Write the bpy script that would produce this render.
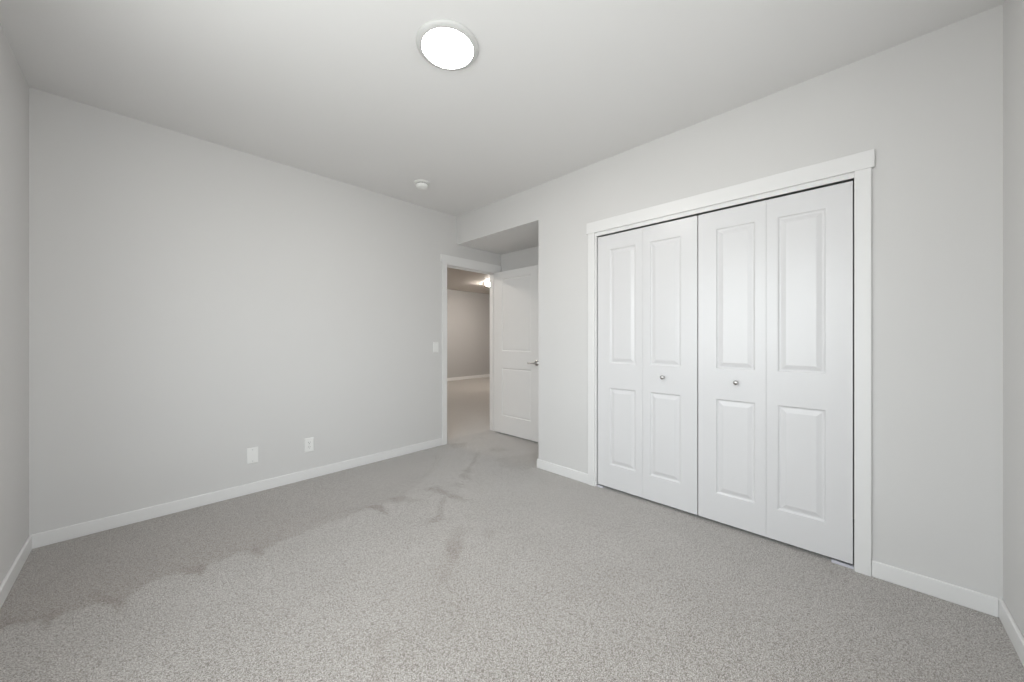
import bpy, bmesh, math
import numpy as np
from mathutils import Matrix, Vector

for o in list(bpy.data.objects): bpy.data.objects.remove(o)
C = bpy.context.scene.collection
PI = math.pi

# tuned values
SKY = 4.3
EXPO = 0.94
WALL = (.695,.685,.677)
CEIL = (.81,.803,.798)
TRIM = (.82,.813,.808)
DOOR = (.745,.738,.745)
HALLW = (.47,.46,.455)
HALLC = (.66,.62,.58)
LAMP = 35.0
HLAMP = 120.0
HFILL = 70.0  # strength of the added, unseen light just past the doorway
TUFT = 245
NAPC = (.70,.65,.61)
CL = (.60,.57,.54)
CD = (.235,.213,.195)
HCL = (.62,.585,.555)  # bedroom carpet again, lightened to carry the hall's light
HCD = (.36,.33,.30)
V0 = -0.3
V1 = 1.1
SKYC = (0.91,0.945,1.0,1)
GNDC = (0.70,0.69,0.69,1)

# ---------------------------------------------------------------- camera
YAW = 0.8000
cam_d = bpy.data.cameras.new('camera'); cam = bpy.data.objects.new('camera', cam_d); C.objects.link(cam)
cam.location = (0, 0, 1.2); cam.rotation_euler = (PI/2, 0, -YAW)
cam_d.sensor_width = 36; cam_d.lens = 358.54/1024*36; cam_d.shift_y = -1.67/1024
cam_d.clip_start = 0.02
bpy.context.scene.camera = cam

# ---------------------------------------------------------------- world, lights, exposure
w = bpy.data.worlds.new('world'); bpy.context.scene.world = w; w.use_nodes = True
nt = w.node_tree; nt.nodes.clear()
out = nt.nodes.new('ShaderNodeOutputWorld'); bg = nt.nodes.new('ShaderNodeBackground')
tc = nt.nodes.new('ShaderNodeTexCoord'); sx = nt.nodes.new('ShaderNodeSeparateXYZ'); rp = nt.nodes.new('ShaderNodeValToRGB')
nt.links.new(tc.outputs['Generated'], sx.inputs[0])
mr = nt.nodes.new('ShaderNodeMapRange'); mr.inputs['From Min'].default_value = -0.2; mr.inputs['From Max'].default_value = 0.3
nt.links.new(sx.outputs['Z'], mr.inputs['Value']); nt.links.new(mr.outputs[0], rp.inputs[0])
rp.color_ramp.elements[0].color = GNDC; rp.color_ramp.elements[1].color = SKYC
nt.links.new(rp.outputs[0], bg.inputs[0]); bg.inputs[1].default_value = SKY
nt.links.new(bg.outputs[0], out.inputs[0])

def area_light(name, loc, rot, sx_, sy_, power, color, portal=False, shape='RECTANGLE'):
    l = bpy.data.lights.new(name, 'AREA'); l.shape = shape; l.size = sx_
    if shape == 'RECTANGLE': l.size_y = sy_
    l.energy = power; l.color = color
    if portal: l.cycles.is_portal = True
    o = bpy.data.objects.new(name, l); C.objects.link(o); o.location = loc; o.rotation_euler = rot
    return o
# window opening in the left wall: x=-0.453, y WY0..WY1, z WZ0..WZ1
WY0, WY1, WZ0, WZ1 = 0.10, 1.85, 0.80, 2.25
# added unseen window behind the camera, fills the back wall with light: y=-0.441, x VX0..VX1
VX0, VX1, VZ0 = V0, V1, 1.05
area_light('window_daylight', ((VX0+VX1)/2, -.590, (VZ0+WZ1)/2), (PI/2, 0, 0), VX1-VX0, WZ1-VZ0, 1, (1, 1, 1), portal=True)  # portal of the added window behind the camera
area_light('window_daylight', (-0.60, (WY0+WY1)/2, (WZ0+WZ1)/2), (0, -PI/2, 0), WZ1-WZ0, WY1-WY0, 1, (1, 1, 1), portal=True)

s = bpy.context.scene
s.view_settings.view_transform = 'Standard'; s.view_settings.look = 'None'
s.view_settings.gamma = 1; s.view_settings.use_curve_mapping = False
s.view_settings.exposure = EXPO

# ---------------------------------------------------------------- dimensions
XL, XR = -0.453, 2.579          # left wall, closet wall
YN, YF = -0.441, 3.407          # near wall, back wall (with doorway)
H = 2.643
AX = 3.300; AY = 2.159; AZ = 2.318   # alcove: far side, start, soffit height
DX0, DX1, DH = 2.436, 3.200, 2.054   # doorway opening
CY0, CY1, CH = 0.022, 1.545, 2.052   # closet opening
WT = 0.115
BH, BT = 0.082, 0.013

# ---------------------------------------------------------------- materials
def mat(name, col, rough=0.5, metal=0, bump=None, spec=0.5, vary=None):
    m = bpy.data.materials.new(name); m.use_nodes = True; t = m.node_tree; b = t.nodes['Principled BSDF']
    b.inputs['Base Color'].default_value = (*col, 1); b.inputs['Roughness'].default_value = rough
    b.inputs['Metallic'].default_value = metal; b.inputs['Specular IOR Level'].default_value = spec
    co = t.nodes.new('ShaderNodeTexCoord')
    if vary:
        n = t.nodes.new('ShaderNodeTexNoise'); n.inputs['Scale'].default_value = vary[0]; n.inputs['Detail'].default_value = 4
        t.links.new(co.outputs['Object'], n.inputs['Vector'])
        r = t.nodes.new('ShaderNodeValToRGB')
        r.color_ramp.elements[0].position = .3; r.color_ramp.elements[1].position = .7
        r.color_ramp.elements[0].color = tuple(c*(1-vary[1]) for c in col)+(1,)
        r.color_ramp.elements[1].color = tuple(min(1, c*(1+vary[1])) for c in col)+(1,)
        t.links.new(n.outputs[0], r.inputs[0]); t.links.new(r.outputs[0], b.inputs['Base Color'])
    if bump:
        n = t.nodes.new('ShaderNodeTexNoise'); n.inputs['Scale'].default_value = bump[0]; n.inputs['Detail'].default_value = 3
        t.links.new(co.outputs['Object'], n.inputs['Vector'])
        bp = t.nodes.new('ShaderNodeBump'); bp.inputs['Strength'].default_value = bump[1]; bp.inputs['Distance'].default_value = 0.001
        t.links.new(n.outputs[0], bp.inputs['Height']); t.links.new(bp.outputs[0], b.inputs['Normal'])
    return m
M_wall = mat('wall_paint', WALL, 0.7, bump=(220, .12), vary=(1.3, .006), spec=.3)
M_ceil = mat('ceiling_paint', CEIL, 0.85, bump=(160, .2), spec=.2)
M_trim = mat('trim_paint', TRIM, 0.38, bump=(90, .03))
M_door = mat('door_paint', DOOR, 0.28, bump=(120, .05))
M_entry = mat('entry_door_paint', TRIM, 0.45, bump=(120, .05))
M_plate = mat('white_plastic', (.87, .865, .85), 0.35)
M_dark = mat('dark_slot', (.03, .03, .03), 0.6)
M_nick = mat('satin_nickel', (.55, .54, .53), 0.22, metal=1)
M_track = mat('track_metal', (.6, .6, .62), 0.4, metal=1)
M_det = mat('detector_plastic', (.88, .88, .86), 0.5)
M_zinc = mat('pale_zinc', (.70, .70, .76), 0.45, metal=.2)
M_rim = mat('lamp_rim', (.62, .62, .61), 0.5)
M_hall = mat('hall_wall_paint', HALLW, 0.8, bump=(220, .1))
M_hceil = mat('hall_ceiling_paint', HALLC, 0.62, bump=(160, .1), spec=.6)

def emis(name, col, strength):
    m = bpy.data.materials.new(name); m.use_nodes = True; t = m.node_tree; b = t.nodes['Principled BSDF']
    b.inputs['Base Color'].default_value = (.8, .8, .8, 1); b.inputs['Emission Color'].default_value = (*col, 1)
    b.inputs['Emission Strength'].default_value = strength
    return m

M_glow = emis('lamp_diffuser', (1, .955, .90), LAMP)
M_hglow = emis('hall_lamp_diffuser', (1, .93, .84), HLAMP)

def glass():
    m = bpy.data.materials.new('window_glass'); m.use_nodes = True; t = m.node_tree; t.nodes.clear()
    o = t.nodes.new('ShaderNodeOutputMaterial'); a = t.nodes.new('ShaderNodeBsdfTransparent'); g = t.nodes.new('ShaderNodeBsdfGlossy')
    a.inputs[0].default_value = (.96, .98, .97, 1); g.inputs['Roughness'].default_value = .02
    x = t.nodes.new('ShaderNodeMixShader'); x.inputs[0].default_value = .06
    t.links.new(a.outputs[0], x.inputs[1]); t.links.new(g.outputs[0], x.inputs[2]); t.links.new(x.outputs[0], o.inputs[0])
    return m
M_glass = glass()

def carpet(name, light, dark, use_nap=True):
    m = bpy.data.materials.new(name); m.use_nodes = True; t = m.node_tree; b = t.nodes['Principled BSDF']; L = t.links.new
    b.inputs['Roughness'].default_value = .95; b.inputs['Specular IOR Level'].default_value = .15
    b.inputs['Sheen Weight'].default_value = .8; b.inputs['Sheen Roughness'].default_value = .35
    co = t.nodes.new('ShaderNodeTexCoord')
    def noise(scale, detail=3, rough=.6):
        n = t.nodes.new('ShaderNodeTexNoise'); n.inputs['Scale'].default_value = scale
        n.inputs['Detail'].default_value = detail; n.inputs['Roughness'].default_value = rough
        L(co.outputs['Object'], n.inputs['Vector']); return n
    def ramp(src, p0, c0, p1, c1):
        r = t.nodes.new('ShaderNodeValToRGB'); e = r.color_ramp.elements
        e[0].position = p0; e[0].color = (*c0, 1); e[1].position = p1; e[1].color = (*c1, 1)
        L(src, r.inputs[0]); return r
    def mix(kind, fac, a, bb):
        x = t.nodes.new('ShaderNodeMix'); x.data_type = 'RGBA'; x.blend_type = kind
        if isinstance(fac, (int, float)): x.inputs[0].default_value = fac
        else: L(fac, x.inputs[0])
        L(a, x.inputs[6])
        if isinstance(bb, tuple): x.inputs[7].default_value = (*bb, 1)
        else: L(bb, x.inputs[7])
        return x.outputs[2]
    tuft = noise(TUFT, 2.5, .65)
    base = ramp(tuft.outputs[0], .42, dark, .59, light).outputs[0]
    vo = t.nodes.new('ShaderNodeTexVoronoi'); vo.inputs['Scale'].default_value = TUFT*.8; L(co.outputs['Object'], vo.inputs['Vector'])
    sp = t.nodes.new('ShaderNodeSeparateColor'); L(vo.outputs['Color'], sp.inputs[0])
    flecks = ramp(sp.outputs[0], .68, (1, 1, 1), .92, (.42, .37, .33)).outputs[0]
    base = mix('MULTIPLY', .62, base, flecks)
    clump = ramp(noise(85, 2, .6).outputs[0], .38, (.86, .85, .84), .60, (1.09, 1.09, 1.09)).outputs[0]
    base = mix('MULTIPLY', 1.0, base, clump)
    big = ramp(noise(2.6, 3).outputs[0], .35, (.965, .96, .955), .65, (1.03, 1.03, 1.03)).outputs[0]
    base = mix('MULTIPLY', 1.0, base, big)
    if use_nap:
        at = t.nodes.new('ShaderNodeAttribute'); at.attribute_name = 'nap'
        rag = noise(28, 4, .7)
        ma = t.nodes.new('ShaderNodeMath'); ma.operation = 'MULTIPLY_ADD'; ma.inputs[1].default_value = .5; ma.inputs[2].default_value = .75
        L(rag.outputs[0], ma.inputs[0])
        mm = t.nodes.new('ShaderNodeMath'); mm.operation = 'MULTIPLY'; mm.use_clamp = True
        L(at.outputs['Fac'], mm.inputs[0]); L(ma.outputs[0], mm.inputs[1])
        base = mix('MULTIPLY', mm.outputs[0], base, NAPC)
    L(base, b.inputs['Base Color'])
    bp = t.nodes.new('ShaderNodeBump'); bp.inputs['Strength'].default_value = .8; bp.inputs['Distance'].default_value = .004
    L(tuft.outputs[0], bp.inputs['Height']); L(bp.outputs[0], b.inputs['Normal'])
    return m
M_carpet = carpet('carpet_pile', CL, CD)
M_hcarpet = carpet('hall_carpet_pile_lit', HCL, HCD, False)  # same carpet as the bedroom, with hall light put into its colours

# ---------------------------------------------------------------- mesh helpers
def link(name, bm, m, parent=None, bevel=0, smooth=False):
    me = bpy.data.meshes.new(name)
    bmesh.ops.recalc_face_normals(bm, faces=bm.faces[:])
    bm.to_mesh(me); bm.free(); me.materials.append(m)
    o = bpy.data.objects.new(name, me); C.objects.link(o)
    if parent: o.parent = parent
    if smooth:
        for p in me.polygons: p.use_smooth = True
    if bevel:
        b = o.modifiers.new('bevel', 'BEVEL'); b.width = bevel; b.segments = 2; b.limit_method = 'ANGLE'
    return o
def box(bm, x0, x1, y0, y1, z0, z1):
    vs = [bm.verts.new((x, y, z)) for x in (x0, x1) for y in (y0, y1) for z in (z0, z1)]
    for f in ((0,1,3,2), (4,6,7,5), (0,4,5,1), (2,3,7,6), (0,2,6,4), (1,5,7,3)): bm.faces.new([vs[i] for i in f])
def boxes(name, m, lst, parent=None, bevel=0):
    bm = bmesh.new()
    for b in lst: box(bm, *b)
    return link(name, bm, m, parent, bevel)
def lathe(bm, prof, seg=48, mtx=None):
    """prof: (radius, z) pairs from one end to the other; closed with caps"""
    rings = []
    for r, z in prof:
        rings.append([bm.verts.new((r*math.cos(2*PI*i/seg), r*math.sin(2*PI*i/seg), z)) for i in range(seg)])
    for a, b in zip(rings, rings[1:]):
        for i in range(seg): bm.faces.new((a[i], a[(i+1) % seg], b[(i+1) % seg], b[i]))
    bm.faces.new(rings[0][::-1]); bm.faces.new(rings[-1])
    if mtx is not None: bmesh.ops.transform(bm, matrix=mtx, verts=[v for r in rings for v in r])
def struct(o, label):
    o['kind'] = 'structure'; o['label'] = label; return o
def empty(name, loc, rot=(0, 0, 0)):
    o = bpy.data.objects.new(name, None); C.objects.link(o); o.location = loc; o.rotation_euler = rot
    o.empty_display_size = .1; return o
def tag(o, label, cat, group=None):
    o['label'] = label; o['category'] = cat
    if group: o['group'] = group
    return o

# ---------------------------------------------------------------- walls
struct(boxes('wall_back', M_wall, [
    (XL-WT, DX0-.018, YF, YF+WT, 0, H), (DX0-.018, DX1+.018, YF, YF+WT, DH+.018, H), (DX1+.018, AX+WT, YF, YF+WT, 0, H)]),
    'light grey back wall with the open doorway at its right end')
struct(boxes('wall_right', M_wall, [
    (XR, XR+WT, YN-WT, CY0-.018, 0, H), (XR, XR+WT, CY1+.018, AY, 0, H), (XR, XR+WT, CY0-.018, CY1+.018, CH+.018, H),
    (XR, AX, AY, YF, AZ+.004, H)]),
    'light grey wall holding the white closet doors')
struct(boxes('wall_left', M_wall, [
    (XL-.16, XL, YN-WT, WY0, 0, H), (XL-.16, XL, WY1, YF, 0, H), (XL-.16, XL, WY0, WY1, 0, WZ0), (XL-.16, XL, WY0, WY1, WZ1, H)]),
    'light grey wall at the left edge of the room')
struct(boxes('wall_front', M_wall, [(XL, VX0, YN-.16, YN, 0, H), (VX1, XR, YN-.16, YN, 0, H), (VX0, VX1, YN-.16, YN, 0, VZ0), (VX0, VX1, YN-.16, YN, WZ1, H)]), 'light grey wall at the right edge of the room')
struct(boxes('wall_alcove', M_wall, [(AX, AX+WT, YN-WT, YF, 0, H), (XR+WT, AX, AY-WT, AY, 0, H), (XR+WT, AX, YN-WT, YN, 0, H)]),
    'light grey wall of the entry alcove behind the open door')
struct(boxes('ceiling', M_ceil, [(XL-.16, AX+WT, YN-WT, YF+WT, H, H+.1)]), 'white flat bedroom ceiling')
struct(boxes('ceiling', M_ceil, [(XR+.0005, AX, AY+.0005, YF, AZ, AZ+.004)]), 'lowered white ceiling over the entry alcove')

# hall beyond the doorway
HX0, HX1, HY1 = 1.5, 9.2, 8.50
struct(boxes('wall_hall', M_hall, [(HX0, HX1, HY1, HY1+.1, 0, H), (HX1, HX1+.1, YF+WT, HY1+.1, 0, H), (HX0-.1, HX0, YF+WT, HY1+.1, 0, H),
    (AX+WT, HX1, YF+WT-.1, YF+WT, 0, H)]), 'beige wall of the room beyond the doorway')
struct(boxes('ceiling', M_hceil, [(HX0-.1, HX1+.1, YF+WT, HY1+.1, H, H+.1)]), 'ceiling of the room beyond the doorway')
struct(boxes('baseboard_hall', M_trim, [(HX0, HX1, HY1-BT, HY1, 0, BH+.01)], bevel=.004), 'white baseboard of the room beyond the doorway')

# ---------------------------------------------------------------- floor with pile marks
NAP = [          # (darkness, outline on the carpet in metres)
(1.0, [(-0.44, 3.41), (-0.11, 3.53), (0.6, 3.53), (1.84, 3.4), (2.42, 3.41), (2.19, 3.08), (1.77, 2.73), (1.48, 2.57), (1.31, 2.42), (1.23, 2.49), (1.13, 2.52), (0.96, 2.49), (0.81, 2.48), (0.66, 2.48), (0.56, 2.46), (0.49, 2.45), (0.47, 2.34), (0.44, 2.48), (0.36, 2.52), (0.29, 2.49), (0.22, 2.47), (0.21, 2.36), (0.15, 2.48), (0.07, 2.54), (0.02, 2.52), (-0.03, 2.48), (-0.04, 2.35), (-0.08, 2.41), (-0.14, 2.48), (-0.18, 2.5), (-0.24, 2.51), (-0.26, 2.47), (-0.27, 2.42), (-0.29, 2.5), (-0.35, 2.55), (-0.41, 2.55), (-0.45, 2.52), (-0.49, 2.7), (-0.46, 2.84)]) ,
(0.8, [(1.58, 2.51), (1.68, 2.49), (1.68, 2.26), (1.71, 2.02), (1.65, 2.13), (1.61, 2.27), (1.58, 2.42)]) ,
(0.6, [(1.56, 2.28), (1.58, 2.23), (1.41, 2.03), (1.41, 1.99), (1.25, 2.02), (1.37, 2.05), (1.41, 2.08)]) ,
(0.36, [(1.4, 1.88), (1.43, 1.81), (1.33, 1.7), (1.18, 1.56), (1.14, 1.61), (1.26, 1.77)]) ,
(0.25, [(1.26, 1.78), (1.34, 1.7), (1.23, 1.6), (1.02, 1.45), (1.01, 1.49)]) ,
(0.7, [(2.48, 2.92), (2.5, 2.9), (1.97, 2.46), (1.96, 2.34), (1.9, 2.5), (2.07, 2.61)]) ,
(0.8, [(1.11, 2.56), (1.19, 2.5), (1.19, 2.31), (1.13, 2.47)]) ,
(0.5, [(1.3, 2.57), (1.42, 2.5), (1.44, 2.32), (1.28, 2.48)]) ,
(0.7, [(2.43, 3.4), (2.63, 3.28), (2.52, 3.14), (2.4, 3.22)]) ,
(0.5, [(2.62, 2.93), (2.79, 2.93), (2.77, 2.72), (2.56, 2.83)]) ,
(0.4, [(2.48, 2.62), (2.93, 2.45), (2.62, 2.17), (2.43, 2.21), (2.35, 2.45)]) ,
(0.4, [(1.81, 2.46), (1.87, 2.33), (1.83, 2.28), (1.78, 2.36)]) ,
(0.32, [(0.69, 1.45), (0.71, 1.39), (0.63, 1.31), (0.59, 1.18), (0.54, 1.22), (0.6, 1.32)]) ,
(0.2, [(0.74, 1.31), (0.72, 1.23), (0.67, 1.17), (0.68, 1.24)]) ,
(0.18, [(1.04, 1.48), (1.03, 1.41), (1.02, 1.33), (0.93, 1.18), (0.89, 1.21), (0.99, 1.3)]) ,
(0.6, [(-0.19, 2.61), (-0.08, 2.48), (-0.04, 2.34), (-0.05, 2.3), (-0.1, 2.43), (-0.15, 2.51)]) ,
(0.6, [(-0.3, 2.58), (-0.25, 2.56), (-0.27, 2.47), (-0.26, 2.41), (-0.29, 2.47)]) ,
(0.5, [(0.13, 2.52), (0.21, 2.5), (0.21, 2.37), (0.17, 2.46)]) ,
(0.5, [(-0.43, 2.65), (-0.34, 2.58), (-0.3, 2.55), (-0.36, 2.55), (-0.41, 2.55)]) ,
(0.6, [(0.43, 2.54), (0.46, 2.46), (0.47, 2.33), (0.43, 2.46)]) ,
(0.5, [(0.17, 2.51), (0.23, 2.48), (0.21, 2.37)]) ,
(0.5, [(1.12, 2.55), (1.21, 2.49), (1.19, 2.3), (1.12, 2.47)]) ,
(0.3, [(1.51, 1.72), (1.55, 1.67), (1.47, 1.59), (1.44, 1.64)]) ,
]
def inside(px, py, poly):
    r = np.zeros(px.shape, bool); n = len(poly)
    for i in range(n):
        x0, y0 = poly[i]; x1, y1 = poly[(i+1) % n]
        if y0 == y1: continue
        c = ((y0 > py) != (y1 > py)) & (px < (x1-x0)*(py-y0)/(y1-y0)+x0)
        r ^= c
    return r
def blur(a, n):
    for _ in range(n):
        p = np.pad(a, 1, mode='edge')
        a = (p[:-2, 1:-1]+p[2:, 1:-1]+p[1:-1, :-2]+p[1:-1, 2:]+2*p[1:-1, 1:-1])/6
    return a
def floor_mesh():
    x0, x1, y0, y1, st = XL, AX, YN, YF+WT, .0115
    nx = int((x1-x0)/st); ny = int((y1-y0)/st)
    X, Y = np.meshgrid(np.linspace(x0, x1, nx+1), np.linspace(y0, y1, ny+1))
    rng = np.random.default_rng(3)
    jx = blur(rng.normal(0, 1, X.shape), 6); jy = blur(rng.normal(0, 1, X.shape), 6)
    px = X+jx/jx.std()*.010; py = Y+jy/jy.std()*.010
    nap = np.zeros(X.shape)
    for k, (amt, poly) in enumerate(NAP):
        m = inside(px, py, poly).astype(float)
        if k == 0: m = blur(m, 2)*np.interp(X, [-.4, .9, 2.2], [1, .72, .35])*np.interp(Y, [2.4, 2.65, 3.4], [.8, .68, .55])
        else: m = blur(m, 2)*amt*1.8
        nap = nap+m*(.55 if k else 1.0)
    n = (nx+1)*(ny+1)
    co = np.stack([X.ravel(), Y.ravel(), np.zeros(n)], 1)
    i = np.arange(nx); j = np.arange(ny); I, J = np.meshgrid(i, j); a = (J*(nx+1)+I).ravel()
    F = np.stack([a, a+1, a+nx+2, a+nx+1], 1)
    me = bpy.data.meshes.new('floor'); me.vertices.add(n); me.vertices.foreach_set('co', co.ravel())
    me.loops.add(F.size); me.loops.foreach_set('vertex_index', F.ravel().astype(np.int32))
    me.polygons.add(len(F)); me.polygons.foreach_set('loop_start', (np.arange(len(F))*4).astype(np.int32))
    me.update(calc_edges=True)
    at = me.attributes.new('nap', 'FLOAT', 'POINT'); at.data.foreach_set('value', nap.ravel().astype(np.float32))
    me.materials.append(M_carpet); me.validate()
    o = bpy.data.objects.new('floor', me); C.objects.link(o); return o
struct(floor_mesh(), 'grey-beige cut pile carpet with darker pile marks')
struct(boxes('floor', M_hcarpet, [(HX0-.1, HX1+.1, YF+WT, HY1+.1, -.06, 0)]), 'same carpet beyond the doorway, coloured lighter for the light there')

# ---------------------------------------------------------------- baseboards
struct(boxes('baseboard_back', M_trim, [(XL, DX0-.0715, YF-BT, YF, 0, BH)], bevel=.004), 'white baseboard along the back wall')
struct(boxes('baseboard_left', M_trim, [(XL, XL+BT, YN, YF-BT, 0, BH)], bevel=.004), 'white baseboard along the left wall')
struct(boxes('baseboard_right', M_trim, [(XR-BT, XR, YN+BT, CY0-.0630, 0, BH)], bevel=.004), 'short white baseboard right of the closet')
struct(boxes('baseboard_right', M_trim, [(XR-BT, XR, CY1+.0715, AY+BT, 0, BH), (XR, AX, AY, AY+BT, 0, BH)], bevel=.004), 'short white baseboard between closet and entry alcove')
struct(boxes('baseboard_front', M_trim, [(XL+BT, XR, YN, YN+BT, 0, BH)], bevel=.004), 'white baseboard along the right edge wall')
struct(boxes('baseboard_alcove', M_trim, [(AX-BT, AX, AY+BT, YF, 0, BH)], bevel=.004), 'white baseboard behind the open door')

# ---------------------------------------------------------------- casings and jambs
CT = .016
t1 = struct(empty('trim_1', ((DX0+DX1)/2, YF, 0)), 'white casing and jamb round the open doorway')
def tpart(name, parent, lst, m=M_trim, bevel=.0015):
    o = boxes(name, m, lst, None, bevel); o.parent = parent; o.matrix_parent_inverse = Matrix.Translation(-parent.location); return o
tpart('casing_leg', t1, [(DX0-.071, DX0-.010, YF-CT, YF, 0, 2.077)])
tpart('casing_leg', t1, [(DX1+.005, DX1+.0625, YF-CT, YF, 0, 2.077)])
tpart('head_casing', t1, [(DX0-.088, DX1+.0755, YF-CT-.003, YF, 2.077, 2.164), (DX0-.010, DX1+.005, YF-CT, YF, DH+.004, 2.077)])
tpart('jamb', t1, [(DX0-.018, DX0, YF, YF+WT, 0, DH+.018)])
tpart('jamb', t1, [(DX1, DX1+.018, YF, YF+WT, 0, DH+.018)])
tpart('head_jamb', t1, [(DX0, DX1, YF, YF+WT, DH, DH+.018)])
tpart('door_stop', t1, [(DX0, DX0+.010, YF+.040, YF+.075, 0, DH), (DX1-.010, DX1, YF+.040, YF+.075, 0, DH), (DX0+.010, DX1-.010, YF+.040, YF+.075, DH-.010, DH)])

t2 = struct(empty('trim_2', (XR, (CY0+CY1)/2, 0)), 'white casing and jamb round the closet opening')
tpart('casing_leg', t2, [(XR-CT, XR, CY0-.0625, CY0+.000, 0, 2.069)])
tpart('casing_leg', t2, [(XR-CT, XR, CY1+.009, CY1+.0710, 0, 2.069)])
tpart('head_casing', t2, [(XR-CT-.003, XR, CY0-.0740, CY1+.0820, 2.069, 2.158)])
tpart('jamb', t2, [(XR, XR+WT, CY0-.018, CY0, 0, CH+.018)])
tpart('jamb', t2, [(XR, XR+WT, CY1, CY1+.018, 0, CH+.018)])
tpart('head_jamb', t2, [(XR, XR+WT, CY0, CY1, CH, CH+.018)])
tpart('valance', t2, [(XR-.004, XR+.006, CY0, CY1+.009, 2.040, 2.069)])
tpart('track', t2, [(XR+.012, XR+.040, CY0+.001, CY1-.001, 2.043, CH)], M_track, 0)

# ---------------------------------------------------------------- moulded doors
def leaf_mesh(w_, h_, t_, panels, prof, both=False):
    """local: u along x, z up, front face at y=0 facing -y, back at y=t_.  panels: (u0,u1,z0,z1); prof: (inset, depth)"""
    bm = bmesh.new()
    us = sorted({0, w_}|{round(p[0], 4) for p in panels}|{round(p[1], 4) for p in panels})
    zs = sorted({0, h_}|{round(p[2], 4) for p in panels}|{round(p[3], 4) for p in panels})
    def face(pts): bm.faces.new([bm.verts.new(p) for p in pts])
    for yb, sgn in ((0, 1), (t_, -1)):
        for a, b in zip(us, us[1:]):
            for c, d in zip(zs, zs[1:]):
                pn = any(p[0]-1e-3 < a and b < p[1]+1e-3 and p[2]-1e-3 < c and d < p[3]+1e-3 for p in panels)
                if not pn or (sgn < 0 and not both): face([(a, yb, c), (b, yb, c), (b, yb, d), (a, yb, d)]); continue
                rings = [[(a+i, yb+sgn*e, c+i), (b-i, yb+sgn*e, c+i), (b-i, yb+sgn*e, d-i), (a+i, yb+sgn*e, d-i)] for i, e in prof]
                for r0, r1 in zip(rings, rings[1:]):
                    for k in range(4): face([r0[k], r0[(k+1) % 4], r1[(k+1) % 4], r1[k]])
                face(rings[-1])
    for a, b in zip(us, us[1:]):
        face([(a, 0, 0), (b, 0, 0), (b, t_, 0), (a, t_, 0)]); face([(a, 0, h_), (b, 0, h_), (b, t_, h_), (a, t_, h_)])
    for c, d in zip(zs, zs[1:]):
        face([(0, 0, c), (0, t_, c), (0, t_, d), (0, 0, d)]); face([(w_, 0, c), (w_, t_, c), (w_, t_, d), (w_, 0, d)])
    bmesh.ops.remove_doubles(bm, verts=bm.verts[:], dist=1e-5)
    return bm
P_BI = [(0, 0), (.0015, .0012), (.004, .0052), (.008, .0082), (.012, .0092), (.017, .0086), (.038, .0012), (.041, .0008)]
P_EN = [(0, 0), (.002, .0015), (.006, .0055), (.010, .0075), (.014, .0070), (.022, .0040), (.026, .0035)]

def knob_mesh():
    bm = bmesh.new()
    lathe(bm, [(.010, 0), (.011, .002), (.007, .004), (.0055, .012), (.008, .016), (.0125, .020), (.0145, .025), (.0135, .030), (.009, .0335), (.003, .035)], 28,
          Matrix.Rotation(PI/2, 4, 'X'))
    return bm
FX = XR+.010          # front plane of the closet leaves
def bifold(name, y_hi, y_lo, knob_leaf, label, jamb_side):
    """leaves run from y_hi (image left) to y_lo; local x = -world y, local -y = towards the room (-world x)"""
    e = struct(empty(name, (FX, y_hi, 0), (0, 0, -PI/2)), label)
    wl = (y_hi-y_lo)/2
    for k in range(2):
        u0 = k*wl
        fold_left = (k == 1)
        a, b = (.055, .107) if fold_left else (.107, .055)
        w_ = wl-.0004
        P = [(a, w_-b, .181, .793), (a, w_-b, .989, 1.893)]
        lf = link('door_leaf', leaf_mesh(w_, 2.008, .034, P, P_BI), M_door, e, bevel=.0007)
        lf.location = (u0+(.0004 if k else 0), 0, .022)
        if k == knob_leaf:
            kn = link('knob', knob_mesh(), M_nick, lf, smooth=True)
            kn['label'] = 'round satin metal knob'
            kn.location = (KU if k else w_-KU, 0, .908)
    bm = bmesh.new()
    bw = .048 if jamb_side == 'left' else .088
    ju = .001 if jamb_side == 'left' else (y_hi-y_lo)-bw+.004
    box(bm, ju, ju+bw, -.006, .030, .0, .004); box(bm, ju, ju+bw, -.008, -.006, .0, .015)
    br = link('pivot_bracket', bm, M_zinc, e, bevel=.0008); br['label'] = 'pale metal floor pivot bracket'
    return e
KU = .152
bifold('door_2', 1.5375, .7835, 1, 'left pair of white folding closet doors', 'left')
bifold('door_3', .7775, .0275, 0, 'right pair of white folding closet doors', 'right')

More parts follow.
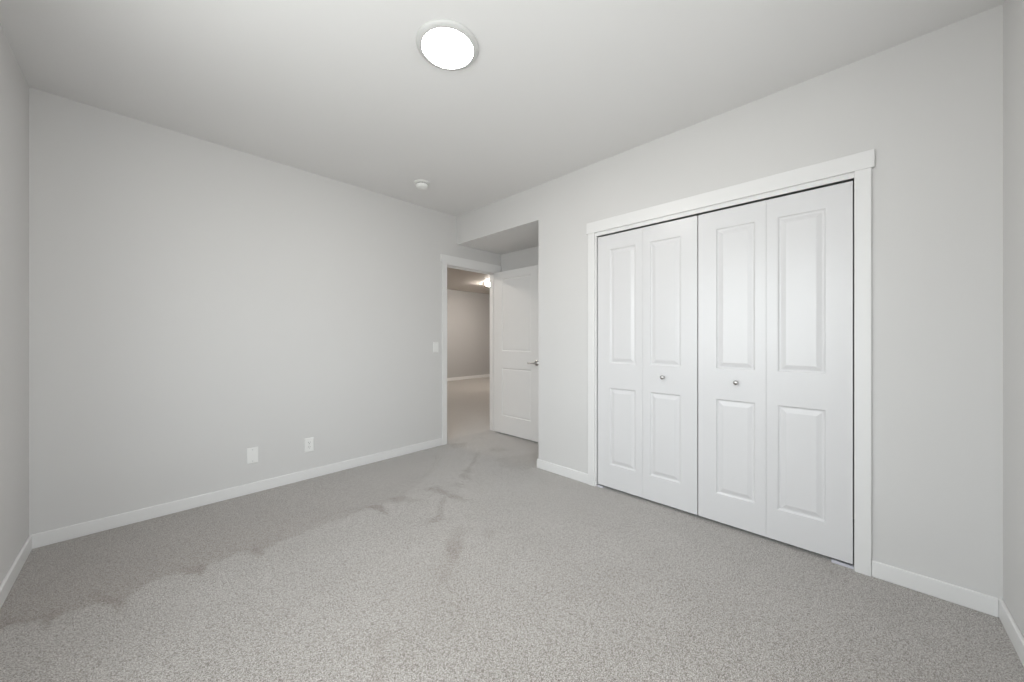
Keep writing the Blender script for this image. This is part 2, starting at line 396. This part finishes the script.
# entry door, opened 90 degrees into the alcove; local x runs from hinge (u=0) to lever edge
DW = .765
ed = struct(empty('door_1', (3.165, 3.392, 0), (0, 0, -PI/2)), 'white two panel door standing open in the alcove')
lf = link('door_leaf', leaf_mesh(DW, 2.040, .035, [(.140, .625, .222, .825), (.140, .625, 1.037, 1.948)], P_EN, True), M_entry, ed, bevel=.0016)
lf.location = (0, 0, .016)
def lever(parent, side):
    bm = bmesh.new()
    R = Matrix.Translation((0, 0, 0)) @ Matrix.Rotation(PI/2, 4, 'X')
    lathe(bm, [(.032, 0), (.0325, .004), (.030, .009), (.024, .011), (.0125, .013), (.011, .040), (.0115, .052), (.009, .056)], 36, R)
    # lever arm, from the neck towards the hinge, slightly drooped and tapered
    prev = None; n = 12
    for i in range(n+1):
        f_ = i/n; x = .008-f_*.112; hz = (.0095-.0035*f_)*(1 if i < n else .6); hy = .0065-.002*f_
        y = -.047-.006*math.sin(f_*PI*.5); z = -.002*math.sin(f_*PI)
        ring = [bm.verts.new((x, y+hy*math.cos(a), z+hz*math.sin(a))) for a in [2*PI*k/12 for k in range(12)]]
        if prev:
            for k in range(12): bm.faces.new((prev[k], prev[(k+1) % 12], ring[(k+1) % 12], ring[k]))
        else: bm.faces.new(ring)
        prev = ring
    bm.faces.new(prev[::-1])
    if side < 0: bmesh.ops.transform(bm, matrix=Matrix.Scale(-1, 4, (0, 1, 0)), verts=bm.verts[:])
    o = link('lever_handle', bm, M_nick, parent, smooth=True); return o
lv = lever(lf, 1); lv.location = (DW-.047, 0, .909); lv['label'] = 'satin metal lever on a round rose'
lv = lever(lf, -1); lv.location = (DW-.047, .035, .909); lv['label'] = 'satin metal lever on a round rose'
for z in (.20, 1.01, 1.80):
    bm = bmesh.new(); lathe(bm, [(.0055, -.044), (.0062, -.043), (.0062, .043), (.0055, .044)], 16)
    hg = link('hinge', bm, M_nick, lf, smooth=False); hg.location = (-.004, .041, z)

# ---------------------------------------------------------------- window behind the camera's left shoulder
wn = struct(empty('window_1', (XL, (WY0+WY1)/2, WZ0)), 'window in the left wall, beside the camera')
xw0, xw1 = XL-.11, XL-.05
tpart('window_frame', wn, [(xw0, xw1, WY0, WY0+.05, WZ0, WZ1), (xw0, xw1, WY1-.05, WY1, WZ0, WZ1),
    (xw0, xw1, WY0+.05, WY1-.05, WZ0, WZ0+.05), (xw0, xw1, WY0+.05, WY1-.05, WZ1-.05, WZ1),
    (xw0, xw1, (WY0+WY1)/2-.03, (WY0+WY1)/2+.03, WZ0+.05, WZ1-.05)])
tpart('pane', wn, [(XL-.082, XL-.078, WY0+.05, WY1-.05, WZ0+.05, WZ1-.05)], M_glass, 0)
tpart('window_sill', wn, [(XL-.05, XL+.02, WY0-.03, WY1+.03, WZ0-.02, WZ0)])

wn = struct(empty('added_window_2', ((VX0+VX1)/2, YN, VZ0)), 'added unseen window behind the camera, filling the room with light')  # added out of view to light the back wall and alcove
yw0, yw1 = YN-.11, YN-.05; xm = (VX0+VX1)/2
tpart('window_frame', wn, [(VX0, VX0+.05, yw0, yw1, VZ0, WZ1), (VX1-.05, VX1, yw0, yw1, VZ0, WZ1),
    (VX0+.05, VX1-.05, yw0, yw1, VZ0, VZ0+.05), (VX0+.05, VX1-.05, yw0, yw1, WZ1-.05, WZ1), (xm-.03, xm+.03, yw0, yw1, VZ0+.05, WZ1-.05)])
tpart('pane', wn, [(VX0+.05, VX1-.05, YN-.082, YN-.078, VZ0+.05, WZ1-.05)], M_glass, 0)
tpart('window_sill', wn, [(VX0-.03, VX1+.03, YN-.05, YN+.02, VZ0-.02, VZ0)])

# ---------------------------------------------------------------- ceiling light
cl = tag(empty('ceiling_light', (1.045, 1.455, H)), 'round flat white ceiling light, switched on, in the middle of the bedroom ceiling', 'light')
bm = bmesh.new(); lathe(bm, [(.150, 0), (.152, -.002), (.151, -.007), (.146, -.013), (.138, -.017), (.127, -.019), (.1235, -.0185), (.1235, -.012)], 96)
link('rim', bm, M_rim, cl, smooth=True)
bm = bmesh.new(); lathe(bm, [(.1235, -.012), (.1235, -.0185), (.120, -.0195), (.10, -.021), (.05, -.022), (.005, -.0222)], 96)
df = link('diffuser', bm, M_glow, cl, smooth=True); df['label'] = 'glowing white diffuser'

# light beyond the doorway
hl = tag(empty('ceiling_light', (6.22, 6.80, H)), 'lit dome light on the ceiling beyond the doorway', 'light')
bm = bmesh.new(); lathe(bm, [(.19, 0), (.19, -.018), (.175, -.022)], 48); link('base', bm, M_plate, hl)
bm = bmesh.new(); lathe(bm, [(.150, -.022), (.145, -.040), (.125, -.060), (.09, -.075), (.05, -.082), (.005, -.084)], 48)
df = link('dome', bm, M_hglow, hl, smooth=True); df['label'] = 'glowing glass dome'

# added unseen light past the doorway, brightens the open door, jamb and carpet
hl = tag(empty('ceiling_light', (2.35, 4.75, H)), 'added unseen fill light on the ceiling just beyond the doorway, above its left side', 'light')
bm = bmesh.new(); lathe(bm, [(.150, 0), (.152, -.002), (.151, -.010), (.140, -.018)], 48); link('base', bm, M_plate, hl)
bm = bmesh.new(); lathe(bm, [(.138, -.018), (.130, -.03), (.09, -.045), (.04, -.052), (.005, -.053)], 48)
link('dome', bm, emis('hall_fill_diffuser', (1, .93, .84), HFILL), hl, smooth=True)

# ---------------------------------------------------------------- smoke detector
sd = tag(empty('smoke_detector', (1.793, 2.897, H)), 'round white smoke detector on the ceiling near the doorway', 'smoke detector')
bm = bmesh.new(); lathe(bm, [(.071, 0), (.0725, -.003), (.071, -.007), (.066, -.0095)], 48); link('mounting_base', bm, M_det, sd, smooth=True)
bm = bmesh.new(); lathe(bm, [(.046, -.0095), (.046, -.0135)], 48); o = link('vent_gap', bm, M_dark, sd)
bm = bmesh.new(); lathe(bm, [(.052, -.0135), (.056, -.016), (.0555, -.027), (.052, -.040), (.044, -.050), (.020, -.053), (.003, -.0535)], 48); bd = link('body', bm, M_det, sd, smooth=True)
bm = bmesh.new(); lathe(bm, [(.012, -.052), (.012, -.0560), (.010, -.0575)], 24); link('test_button', bm, M_plate, bd)
bm = bmesh.new(); lathe(bm, [(.0562, -.0185), (.0564, -.0200), (.0560, -.0215)], 48)
link('vent_slot', bm, M_dark, bd)

# ---------------------------------------------------------------- wall plates (local: x along wall, -y out of the back wall)
def plate(name, x, z, label, cat, w_=.071, h_=.118):
    e = tag(empty(name, (x, YF, z)), label, cat)
    bm = bmesh.new(); 
    o_ = [(w_/2, 0), (w_/2, -.003), (w_/2-.004, -.0062)]
    rings = []
    for hw, y in o_:
        hh = h_/2-(w_/2-hw)
        rings.append([bm.verts.new(p) for p in ((-hw, y, -hh), (hw, y, -hh), (hw, y, hh), (-hw, y, hh))])
    for a, b in zip(rings, rings[1:]):
        for k in range(4): bm.faces.new((a[k], a[(k+1) % 4], b[(k+1) % 4], b[k]))
    bm.faces.new(rings[-1]); bm.faces.new(rings[0])
    return e, link('cover_plate', bm, M_plate, e, bevel=.001)
def screw(parent, z):
    bm = bmesh.new(); lathe(bm, [(.0035, .0055), (.0034, .0068), (.002, .0074)], 16, Matrix.Rotation(PI/2, 4, 'X'))
    o = link('screw', bm, M_track, parent, smooth=True); o.location = (0, 0, z)
e, p_ = plate('light_switch', 2.283, 1.112, 'white rocker light switch on the back wall beside the doorway', 'light switch', .070, .115)
rk = boxes('rocker', M_plate, [(-.0165, .0165, -.0085, -.0055, -.033, .033)], e, .001)
screw(p_, .048); screw(p_, -.048)
e, p_ = plate('power_outlet', .998, .292, 'white duplex power outlet low on the back wall, right of the blank plate', 'power outlet')
for zz in (.0195, -.0195):
    bm = bmesh.new()
    lathe(bm, [(.0172, .005), (.0172, .0078), (.0165, .0084)], 32, Matrix.Rotation(PI/2, 4, 'X'))
    r_ = link('socket', bm, M_plate, e); r_.location = (0, 0, zz)
    bm = bmesh.new(); box(bm, -.0075, -.0052, -.0088, -.0080, -.001, .008); box(bm, .0052, .0075, -.0088, -.0080, .000, .007)
    lathe(bm, [(.0025, .0080), (.0025, .0088)], 12, Matrix.Translation((0, 0, -.0075)) @ Matrix.Rotation(PI/2, 4, 'X'))
    sl = link('slots', bm, M_dark, r_); sl['label'] = 'dark plug slots'
screw(p_, 0)
e, p_ = plate('blank_cover_plate', .597, .294, 'plain white blank cover plate low on the back wall, left of the power outlet', 'wall plate', .074, .122)
screw(p_, .044); screw(p_, -.044)
